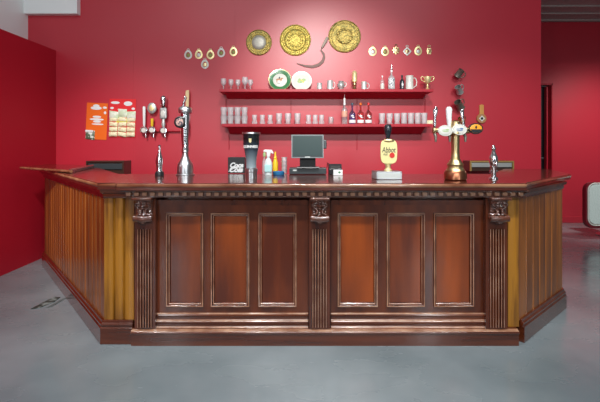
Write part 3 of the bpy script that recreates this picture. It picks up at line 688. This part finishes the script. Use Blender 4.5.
bm = N(); tube(bm, [(-.04, .035, 0), (0, .0, 0)], .01, 8); obj('bracket', bm, CHROME, t)

# snack cards
def snack_card(px0, px1, py0, py1, rot, label, m):
    cx, cy = (px0 + px1) / 2, (py0 + py1) / 2; t = thing('snack_card', label, 'snack card', wl(cx, cy, .006)); t.rotation_euler = (0, R(rot), 0)
    W, H = (px1 - px0) * WY / 400, (py1 - py0) * WY / 400
    bm = N(); box(bm, -W / 2, W / 2, -.002, .002, -H / 2, H / 2); obj('backing_card', bm, m, t); return t, W, H
def packet(t, x, z, w_, h_, m=FOIL, dy=0):
    bm = N(); nx, nz = 6, 6; g = [[None] * (nz + 1) for _ in range(nx + 1)]
    vf = []; vb = []; tw = random.uniform(-.009, .009)
    for i in range(nx + 1):
        rf = []; rb = []
        for j in range(nz + 1):
            u, v = i / nx * 2 - 1, j / nz * 2 - 1
            b_ = .022 * (1 - u ** 4) * (1 - v ** 4)
            rf.append(bm.verts.new((x + u * w_ / 2, -.004 - b_ - dy, z + v * h_ / 2))); rb.append(bm.verts.new((x + u * w_ / 2, -.003 - dy, z + v * h_ / 2)))
            rf[-1].co.z += u * tw; rb[-1].co.z += u * tw
        vf.append(rf); vb.append(rb)
    for i in range(nx):
        for j in range(nz):
            bm.faces.new((vf[i][j], vf[i + 1][j], vf[i + 1][j + 1], vf[i][j + 1])); bm.faces.new((vb[i][j], vb[i][j + 1], vb[i + 1][j + 1], vb[i + 1][j]))
    p = obj('snack_packet', bm, m, t, smooth=60)
    return p
t, W, H = snack_card(86.5, 107.5, 103, 139.5, 2.5, 'orange snack card on the wall with one packet left', ORANGE)
bm = N()
for (u, v, a, b) in ((-.05, .36, .28, .05), (-.05, .42, .16, .04), (.36, .38, .1, .03), (.38, .24, .06, .04), (0, .12, .22, .03), (0, .05, .36, .03), (.02, -.01, .2, .03), (.05, -.08, .30, .022)):
    sph(bm, (u * W, -.002, v * H), 1, a * W, .0015, b * H, 10)
obj('white_print', bm, WHITEP, t)
packet(t, -.28 * W, -.38 * H, .12, .12, mat('green_white_packet', (.12, .16, .10), .4, noise=((.75, .78, .7), (25, 25, 25), 2, .5, .55)))
bm = N(); box(bm, -.28 * W - .05, -.28 * W + .05, -.034, -.026, -.30 * H, -.25 * H); obj('price_tag', bm, WHITEP, t)
t, W, H = snack_card(109.5, 136, 99, 137.5, 1.0, 'red snack card on the wall covered with rows of packets', REDC)
bm = N()
for (u, v, a, b) in ((-.28, .40, .18, .035), (-.4, .26, .07, .03), (.4, .25, .07, .03), (.2, .38, .17, .06), (-.1, .22, .1, .008)):
    sph(bm, (u * W, -.002, v * H), 1, a * W, .0015, b * H, 10)
obj('white_print', bm, WHITEP, t)
bm = N(); prism(bm, [(-.30 * W, .12 * H), (.36 * W, .12 * H), (.26 * W, -.12 * H), (-.22 * W, -.12 * H)], .003, 'y', -.004); obj('yellow_print', bm, YCARD, t)
for i in range(3):
    for j in range(4):
        zz = -.42 * H + j * .13 * H; 
        packet(t, (-.33 + .33 * i) * W, zz, .108, .058, dy=.004 * (3 - j))
    packet(t, (-.33 + .33 * i) * W, (.10 if i != 1 else .16) * H - .015, .115, .11, mat('pale_green_packet', (.62, .72, .50), .4, noise=((.82, .84, .72), (18, 18, 18), 2, .45, .6)))

# wall boxes low on wall, left and right
def wall_box(px0, px1, py0, py1, label, trim, inset):
    cx = (px0 + px1) / 2; z0, z1 = Z(py1, WY - .1), Z(py0, WY - .1)
    t = thing('wall_box', label, 'wooden box', (X(cx, WY - .1), WY - .1, z0)); hw = (px1 - px0) / 2 * (WY - .1) / 400; h = z1 - z0
    bm = N(); box(bm, -hw, hw, -.1, .1, 0, h, .004); obj('body', bm, BROWN, t)
    bm = N(); box(bm, -hw, hw, -.125, -.1, h - .02, h, .003); box(bm, -hw, -hw + .02, -.125, -.1, 0, h - .02); box(bm, hw - .02, hw, -.125, -.1, 0, h - .02); obj('front_trim', bm, trim, t)
    bm = N(); box(bm, -hw + .025, hw - .025, -.118, -.1, h * .38, h * .80, .003); obj('inset', bm, inset, t)
    return t
wall_box(91, 128, 160.5, 174, 'dark wooden wall box behind the left end of the bar', BROWN, GREYP)
wall_box(466, 509, 160.5, 170.5, 'dark brass-edged wooden wall box behind the right beer taps', mat('dull_gold_edge', (.45, .30, .10), .4, .6), PEWTER)

# ------------------------------------------------------------------ on the worktop
def onbar(px, py): # base pixel -> point on worktop
    Y = (CH - WT) * 400 / (py - 146); return (X(px, Y), Y, WT + .0008)
# 1 little bottle-shaped chrome tap, left
def mini_font(px, py, label, hpx, style):
    L = onbar(px, py); t = thing('small_tap_font', label, 'beer tap', L); h = hpx * L[1] / 400
    if style == 'bottle':
        lath_obj('base', [(0, 0), (.037, 0), (.037, .025), (.030, .04), (0, .04)], BLACK, t)
        lath_obj('body', [(.0, .04), (.028, .04), (.024, .055), (.027, .09), (.032, .125), (.026, .16), (.014, .20), (.010, .235), (.012, h), (0, h)], CHROME, t)
    else:
        lath_obj('base', [(0, 0), (.034, 0), (.034, .01), (.020, .02), (.017, .07), (.026, .09), (.026, .10), (0, .10)], CHROME, t)
        lath_obj('body', [(0, .10), (.022, .10), (.032, .13), (.032, .17), (.018, .20), (.012, .22), (.018, .235), (.012, .25), (.006, h), (0, h)], CHROME, t)
        bm = N(); tube(bm, [(0, 0, .15), (0, -.04, .14), (0, -.05, .10)], .008, 8); tube(bm, [(-.028, 0, .06), (.03, 0, .06)], .009, 8); obj('spout', bm, CHROME, t, smooth=60)
    return t
mini_font(159.5, 176, 'small bottle-shaped chrome tap on a black base, left end of bar', 31, 'bottle')
mini_font(493.5, 179, 'small plain chrome tap alone at the right end of the bar', 34, 'plain')
# 2 chrome tap tower
L = onbar(185.3, 175.2); t = thing('tap_tower', 'tall chrome flared beer tower with round crest badge', 'beer tap', L); k = L[1] / 400
h = 83 * k
lath_obj('base_bell', [(0, 0), (.080, 0), (.080, .008), (.070, .014), (.070, .07), (.064, .10), (.042, .135), (.028, .17), (.026, .20)], STEEL, t, 32, 40)
lath_obj('column', [(.026, .20), (.034, .205), (.034, .225), (.028, .235), (.033, .30), (.040, .42), (.043, .54)], CHROME, t, 32, 40)
lath_obj('collar', [(.043, .54), (.056, .545), (.060, .56), (.058, .585), (.045, .60), (0, .605)], STEEL, t, 32, 40)
bm = N(); tube(bm, [(-.02, 0, .60), (-.014, 0, .64), (.0, 0, .67)], [.012, .01, .010], 10); sph(bm, (.0, 0, .68), .014, seg=10); obj('rod', bm, CHROME, t, smooth=60)
zb = (175.2 - 122) * k
bd = lath_obj('badge', [(0, 0), (.040, 0), (.043, .006), (.040, .014), (.034, .016), (.032, .012), (0, .012)], BLACK, t, 32, 30, M=Matrix.Translation((-.032, -.045, zb - .005)) @ Matrix.Scale(1.2, 4) @ FACE)
bm = N(); sph(bm, (-.032, -.061, zb - .005), .034, 1, .12, 1, 14); obj('badge_face', bm, mat('crest_print', (.55, .35, .3), .4, noise=((.05, .05, .08), (60, 60, 60), 2, .45, .55)), bd)
# 3 cola napkin box
L = onbar(237.5, 173.2); t = thing('napkin_box', 'black box with white script lettering left of the stout font', 'box', L); t.rotation_euler = (0, 0, R(-4)); k = L[1] / 400
W, H = 17 * k, 16 * k
bm = N(); box(bm, -W / 2, W / 2, -.05, .05, 0, H, .003); obj('case', bm, BLACK, t)
text('lettering', 'Coca', WHITEP, t, (0.005, -.0505, H * .52), W * .80, shear=.4, bold=.005)
text('lettering', 'Cola', WHITEP, t, (0.0, -.0505, H * .25), W * .80, shear=.4, bold=.005)
bm = N(); tube(bm, [(-W * .46, -.051, H * .12), (-W * .2, -.051, H * .30), (W * .1, -.051, H * .38), (W * .42, -.051, H * .55)], [.003, .005, .005, .002], 6); obj('swoosh', bm, WHITEP, t)
# 4 stout font shaped like a pint
L = onbar(251.2, 178.5); t = thing('stout_font', 'black pint-glass-shaped stout tap with white lettering', 'beer tap', L); k = L[1] / 400
H = 46 * k
lath_obj('base', [(0, 0), (.046, 0), (.046, .05), (.050, .055), (.050, .075), (.040, .085), (0, .085)], STEEL, t, 32, 35)
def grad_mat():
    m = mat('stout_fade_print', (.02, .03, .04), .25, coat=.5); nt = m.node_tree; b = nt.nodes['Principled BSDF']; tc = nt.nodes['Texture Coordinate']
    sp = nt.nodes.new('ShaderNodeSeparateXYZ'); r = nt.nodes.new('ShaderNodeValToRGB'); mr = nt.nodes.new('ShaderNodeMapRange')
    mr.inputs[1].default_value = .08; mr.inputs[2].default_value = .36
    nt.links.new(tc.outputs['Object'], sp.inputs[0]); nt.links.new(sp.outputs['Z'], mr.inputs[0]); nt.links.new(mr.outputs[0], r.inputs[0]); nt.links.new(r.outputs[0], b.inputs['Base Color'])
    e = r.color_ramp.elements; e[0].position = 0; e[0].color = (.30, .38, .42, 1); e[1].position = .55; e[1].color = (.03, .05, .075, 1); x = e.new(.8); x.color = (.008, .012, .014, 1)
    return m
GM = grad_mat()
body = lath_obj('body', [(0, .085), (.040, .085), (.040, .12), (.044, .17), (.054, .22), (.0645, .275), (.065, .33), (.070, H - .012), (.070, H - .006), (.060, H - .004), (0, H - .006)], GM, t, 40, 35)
lath_obj('rim', [(.0705, H - .014), (.072, H - .012), (.071, H), (.060, H), (.058, H - .005)], STEEL, t, 40, 35, cap=False)
def curved_text(s, R_, z, width, parent, name='lettering', m=WHITEP):
    o = text(name, s, m, parent, (0, 0, 0), width, depth=.001, bold=.004)
    me = o.data; o.rotation_euler = (0, 0, 0)
    for v in me.vertices:
        a = v.co.x / R_; rr = R_ + v.co.z; v.co = Vector((rr * math.sin(a), -rr * math.cos(a), z + v.co.y))
    return o
curved_text('GUINNESS', .0655, H - .112, .128, t)
bm = N(); prism(bm, [(-.010, .036), (.010, .036), (.010, .012), (.0, 0), (-.010, .012)], .004, 'y', -.069); o = obj('harp_emblem', bm, BRASSL, t); o.location = (0, 0, H - .085)
curved_text('draught', .056, H - .195, .05, t, m=PEWTER) if False else None
# 5 spray bottle etc.
def spray(px, py, label, bodym, s=1):
    L = onbar(px, py); t = thing('spray_bottle', label, 'spray bottle', L)
    bm = N(); lathe(bm, [(0, 0), (.030, 0), (.032, .01), (.032, .10), (.022, .13), (.012, .145), (.012, .16), (0, .16)], 20); 
    for v in bm.verts: v.co.y *= .7; v.co *= s
    obj('body', bm, bodym, t, smooth=40)
    bm = N(); box(bm, -.03, .03, -.028, -.022, .03, .09, .004); 
    for v in bm.verts: v.co *= s
    obj('front_label', bm, mat('cyan_print', (.45, .75, .75), .5), t)
    bm = N(); prism(bm, [(-.012, .155), (.014, .155), (.020, .19), (.040, .178), (.044, .188), (.030, .212), (-.025, .215), (-.040, .206), (-.040, .196), (-.014, .192)], .024, 'y', -.012)
    for v in bm.verts: v.co *= s
    obj('trigger_head', bm, WHITEP, t, bev=.003)
spray(268.3, 175.5, 'white trigger spray bottle beside the yellow bottle', mat('translucent_white_plastic', (.70, .80, .80), .35), 1.05)
L = onbar(264.4, 174); t = thing('squeeze_bottle', 'slim clear bottle with green cap behind the spray bottle', 'bottle', L)
lath_obj('body', [(0, 0), (.018, 0), (.020, .01), (.020, .11), (.010, .14), (.010, .16), (0, .16)], GLW, t)
lath_obj('cap', [(0, .16), (.014, .16), (.014, .185), (.007, .20), (0, .20)], PGREEN, t)
L = onbar(275.3, 173.2); t = thing('squeeze_bottle', 'yellow squeezy bottle with pointed nozzle left of the till', 'bottle', (L[0], L[1], L[2]))
lath_obj('body', [(0, .0), (.024, .0), (.026, .01), (.026, .10), (.018, .12), (.014, .135)], YEL, t)
lath_obj('nozzle', [(.014, .135), (.016, .145), (.009, .16), (.006, .20), (0, .205)], YEL, t)
L = onbar(278.5, 175); t = lath_obj('round_dish', [(0, 0), (.048, 0), (.052, .01), (.052, .03), (.047, .032), (.044, .02), (0, .018)], BLUE); t.location = L; tag(t, 'shallow round blue dish in front of the yellow bottle', 'dish')
px = 284.3; L = onbar(px, 173.4)
for i in range(4):
    g = glass('shot_glass', 'shot', [(0, .003), (.022, .003), (.024, 0), (.026, .034), (.030, .036), (.030, .040), (.024, .036), (.020, .006), (0, .006)], GLW, px, L[2] + i * .037, 'small clear cup in the pile left of the till, ' + ['lowest of four', 'second from bottom', 'third from bottom', 'topmost'][i], 'cup', 'pile of small cups', y=L[1])
    g.location.x = L[0]
# 6 till
L = onbar(307.8, 174.6); t = thing('till', 'black touchscreen till with angled screen and wide base', 'till', L); k = L[1] / 400
bm = N(); box(bm, -18.5 * k, 18.5 * k, -.02, .16, .004, 6.5 * k, .005); obj('base_unit', bm, GREYP, t)
text('maker_mark', 'T', WHITEP, t, (-13.5 * k, -.0215, 4.3 * k), 4 * k) if False else None
bm = N(); box(bm, -14.8 * k, -11 * k, -.0225, -.02, 3.6 * k, 5 * k); obj('maker_mark', bm, PEWTL, t)
bm = N(); prism(bm, [(-.0, 6.5 * k), (.10, 6.5 * k), (.08, 22 * k), (.05, 22 * k), (.05, 9 * k), (0, 8 * k)], 16 * k, 'x', -8 * k); obj('stand', bm, BLACK, t)
bm = N(); prism(bm, [(-.045, 6.6 * k), (.03, 6.6 * k), (.03, 8 * k), (-.04, 7.6 * k)], 22 * k, 'x', -11 * k); obj('stand_foot', bm, BLACK, t)
sc_ = bpy.data.objects.new('touchscreen', None)
bm = N(); W2, H2 = 16 * k, 11.6 * k; box(bm, -W2, W2, -.02, .02, -H2, H2, .006); scr = obj('touchscreen', bm, GREYP, t); scr.location = (-.3 * k, .01, 28 * k); scr.rotation_euler = (R(-4), 0, 0)
bm = N(); box(bm, -W2 + 2 * k, W2 - 2 * k, -.0225, -.0195, -H2 + 2.2 * k, H2 - 1.8 * k); obj('display', bm, SCREEN, scr)
bm = N(); box(bm, -2.5 * k, 2.5 * k, -.0225, -.0195, -H2 + .6 * k, -H2 + 1.3 * k); obj('maker_mark', bm, PEWTL, scr)
bm = N(); fr = .0215
for (a, b, c, d_) in ((-W2, W2, H2 - .8 * k, H2), (-W2, W2, -H2, -H2 + .7 * k), (-W2, -W2 + .9 * k, -H2 + .7 * k, H2 - .8 * k), (W2 - .9 * k, W2, -H2 + .7 * k, H2 - .8 * k)): box(bm, a, b, -.022, -.019, c, d_)
obj('bezel', bm, mat('grey_bezel', (.20, .24, .25), .4), scr)
bm = N(); box(bm, W2, W2 + 3.2 * k, -.01, .025, -2.2 * k, 6.5 * k, .006); obj('card_reader', bm, GREYP, scr)
# 7 receipt printer + card
L = onbar(335, 174.8); t = thing('receipt_printer', 'low black receipt printer right of the till', 'printer', (L[0], L[1] + .06, L[2])); k = L[1] / 400
bm = N(); prism(bm, [(-.06, .0), (.06, 0), (.06, .085), (-.02, .095), (-.06, .05)], 13 * k, 'x', -6 * k); obj('case', bm, BLACK, t, bev=.004)
bm = N(); box(bm, -4 * k, 5 * k, -.045, -.02, .062, .07); obj('paper_slot', bm, PEWTD, t)
bm = N(); tube(bm, [(-5 * k, 0, .05), (-6 * k, -.01, .10), (-7 * k, .0, .105), (-7.6 * k, .01, .06)], .004, 6); obj('cable', bm, BLACK, t)
t = thing('card_stand', 'small white card with green mark in front of the printer', 'card', onbar(338, 175.4)); bm = N(); box(bm, -.040, .040, -.004, .004, 0, .048, .002); obj('card', bm, WHITEP, t)
bm = N(); sph(bm, (.012, -.0045, .026), .011, 1, .1, .8, 8); obj('green_mark', bm, GREEN, t)
# 8 hand pump clip on steel box
L = onbar(388, 179.3); t = thing('ale_tap', 'cream ale tap with black handle on a steel drip box', 'beer tap', L); k = L[1] / 400
bm = N(); prism(bm, [(-12.5 * k, -.05), (12.5 * k, -.05), (12.5 * k, .09), (-14.5 * k, .09)], 8.2 * k, 'z', 0); bx = obj('drip_box', bm, STEEL, t, bev=.004)
bm = N(); box(bm, -11 * k, 11 * k, -.0525, -.05, 1.5 * k, 6.5 * k, .001); obj('front_plate', bm, PEWTL, bx)
lath_obj('stem', [(0, 8.2 * k), (.030, 8.2 * k), (.030, 9.6 * k), (.020, 11 * k), (.020, 14 * k), (.030, 15.5 * k), (.026, 17 * k), (.014, 18 * k), (.014, 38 * k)], BRASSL, t)
bm = N(); w_ = 8.3 * k
outl = []
for a in range(36):
    th = 2 * math.pi * a / 36; c_, s_ = math.cos(th), math.sin(th)
    outl.append((w_ * math.copysign(abs(c_) ** .5, c_), 27.5 * k + 12 * k * math.copysign(abs(s_) ** .55, s_) * (1 - .0 * c_)))
prism(bm, outl, .02, 'y', -.035); cl = obj('pump_clip', bm, CREAM, t, bev=.004)
bm = N(); sph(bm, (0, -.03, 38.5 * k), 1, 6 * k, .012, 1.8 * k, 12); obj('clip_crown', bm, BRASS, cl)
text('lettering', 'Abbot', BLACK, cl, (-.2 * k, -.0355, 29.5 * k), 13.5 * k, shear=.15, xscale=1.5)
text('lettering', 'ALE', BLACK, cl, (-3.6 * k, -.0355, 25 * k), 4.2 * k)
bm = N(); lathe(bm, [(2.6 * k, 0), (2.6 * k, .003), (0, .003)], 18, facing((3 * k, -.035, 24 * k))); obj('seal', bm, REDL, cl)
lath_obj('handle', [(0, 38 * k), (.014, 38 * k), (.016, 42 * k), (.026, 47 * k), (.030, 51 * k), (.022, 54.5 * k), (0, 55.5 * k)], GBLACK, t, 24, 40)
# 9 brass T font
L = onbar(455.3, 180); t = thing('brass_tap_tower', 'brass T-shaped beer tower with three oval badges and levers', 'beer tap', L); k = L[1] / 400
lath_obj('base', [(0, 0), (10 * k, 0), (11 * k, 1 * k), (11 * k, 7 * k), (9.5 * k, 9.5 * k)], COPPER, t, 32, 40)
lath_obj('column', [(9.5 * k, 9.5 * k), (8.2 * k, 11 * k), (7.5 * k, 14 * k), (8.2 * k, 15.5 * k), (6.3 * k, 18 * k), (4.4 * k, 21 * k), (3.9 * k, 30 * k), (4.1 * k, 44 * k), (6.6 * k, 46 * k), (6.6 * k, 48 * k), (5 * k, 50 * k), (5 * k, 58 * k), (3 * k, 59.5 * k), (0, 60 * k)], BRASS, t, 32, 40)
bm = N(); tube(bm, [(-22.5 * k, 0, 49.5 * k), (-21 * k, 0, 49.5 * k), (-20.8 * k, 0, 49.5 * k), (22 * k, 0, 49.5 * k)], [3 * k, 3.6 * k, 2.4 * k, 2.4 * k], 14)
for q in (-12, 0, 12): tube(bm, [(q * k - 2 * k, 0, 49.5 * k), (q * k + 2 * k, 0, 49.5 * k)], 3.2 * k, 14)
obj('cross_pipe', bm, BRASS, t, smooth=50)
for (q, zz, m, mm) in ((-12, 49, IVORY, PGREEN), (2, 50, IVORY, mat('blue_print', (.08, .16, .35), .4)), (18, 51, mat('orange_badge', (.85, .35, .02), .35), BLACK)):
    bm = N()
    lathe(bm, [(0, 0), (1, 0), (1.06, .006), (1, .014), (.9, .014), (.88, .011), (0, .011)], 32, facing((0, 0, 0)))
    for v in bm.verts: v.co.x *= 7 * k; v.co.z *= 5.2 * k
    b1 = obj('badge', bm, IVORY if q < 10 else BLACK, t, smooth=30); b1.location = (q * k, -.035, zz * k)
    bm = N(); sph(bm, (0, -.012, 0), 1, 6 * k, .003, 4.3 * k, 20); obj('badge_face', bm, m, b1, smooth=60)
    bm = N()
    if q > 10:
        prism(bm, [(-5.6 * k, -.6 * k), (5.6 * k, -.6 * k), (4.5 * k, -2.8 * k), (2 * k, -4 * k), (-2 * k, -4 * k), (-4.5 * k, -2.8 * k)], .004, 'y', -.0175); sph(bm, (0, -.015, 1.4 * k), 1, 1 * k, .003, 1.6 * k, 8)
    else:
        for (u, v, a, b) in ((-1.5, .6, 2.4, .5), (1.5, .8, 2, .9), (0, -.9, 3.2, .5)): sph(bm, (u * k, -.0145, v * k), 1, a * k, .0015, b * k, 8)
    obj('badge_mark', bm, mm, b1)
    bm = N(); tube(bm, [(0, -.03, 0), (0, 0, 0)], .012, 10); o = obj('badge_stem', bm, BRASS, b1); o.location = (0, .03, 0)
for q, sl in ((-20.5, 0), (-6.5, 0), (9, 0)):
    bm = N(); tube(bm, [(q * k, .0, 46 * k), (q * k, -.02, 43 * k), (q * k, -.02, 38 * k)], [1.6 * k, 1.5 * k, 1 * k], 10); obj('spout', bm, PEWTD, t, smooth=50)
bm = N(); tube(bm, [(-20.8 * k, 0, 51 * k), (-20.8 * k, 0, 56 * k), (-20.6 * k, 0, 62 * k), (-20 * k, 0, 69 * k), (-19.2 * k, 0, 73 * k)], [1 * k, 1.8 * k, 1.4 * k, 2.6 * k, 1.2 * k], 12); obj('lever', bm, CHROME, t, smooth=50)
bm = N(); tube(bm, [(-6 * k, .0, 51 * k), (-6.1 * k, 0, 54 * k), (-6.3 * k, 0, 62 * k), (-6.4 * k, 0, 71 * k), (-6.4 * k, 0, 73 * k)], [1.6 * k, 1.9 * k, 2.6 * k, 3 * k, 1.8 * k], 14); o = obj('lever', bm, WHITEP, t, smooth=50); o['label'] = 'wide white lever'
bm = N(); tube(bm, [(9 * k, 0, 51 * k), (8 * k, 0, 55 * k), (7 * k, 0, 62 * k), (6.4 * k, 0, 69 * k), (7.5 * k, 0, 71 * k)], [1.4 * k, 1.6 * k, 1.6 * k, 2.2 * k, 1 * k], 12); obj('lever', bm, CHROME, t, smooth=50)

# ------------------------------------------------------------------ chair at the right edge
CY = 6.0
t = thing('lounge_chair', 'speckled white and dark red lounge chair at the right edge, on the grey floor', 'chair', (X(583, CY) + .41, CY, 0), R(3))
def rrect(w_, z0, z1, r, lean=0):
    pts = []
    for (cx, cz, a0) in ((w_ - r, z1 - r, 0), (-w_ + r, z1 - r, 90), (-w_ + r, z0 + r, 180), (w_ - r, z0 + r, 270)):
        for q in range(7): a = R(a0 + q * 15); pts.append((cx + r * math.cos(a), cz + r * math.sin(a)))
    return pts
bm = N(); prism(bm, rrect(.40, .17, .86, .12), .09, 'y', -.03)
sh = obj('back_shell', bm, CHR, t, bev=.02)
bm = N(); prism(bm, rrect(.36, .235, .83, .10), .02, 'y', -.045); obj('back_cushion', bm, CHW, t, bev=.008)
bm = N(); lo = rrect(.375, .22, .845, .105); tube(bm, [(p[0], -.038, p[1]) for p in lo + lo[:2]], .010, 8); obj('piping', bm, IVORY, t, smooth=60)
bm = N(); box(bm, .04, .38, .05, .58, .34, .46, .03); obj('seat', bm, CHW, t)
lath_obj('pedestal', [(0, 0), (.17, 0), (.17, .012), (.04, .03), (.03, .05), (.03, .36), (0, .36)], CHROME, t, 32, 40, loc=(.20, .27, 0))
# floor socket plate
t = thing('floor_hatch', 'small scuffed black floor socket flap beside the left skirting', 'floor socket', (X(46.5, 3.57), 3.57, .0005), R(2))
bm = N(); prism(bm, [(-.05, -.14), (.01, -.12), (.06, .02), (.055, .12), (.0, .13), (-.035, .0)], .005, 'z', 0); obj('lid', bm, mat('worn_black_rubber', (.03, .04, .035), .5, noise=((.20, .23, .22), (16, 16, 16), 3, .45, .6)), t)
bm = N(); prism(bm, [(.065, -.12), (.10, -.10), (.12, .10), (.095, .10)], .003, 'z', 0); obj('tape_strip', bm, mat('grey_tape', (.10, .12, .12), .5), t)
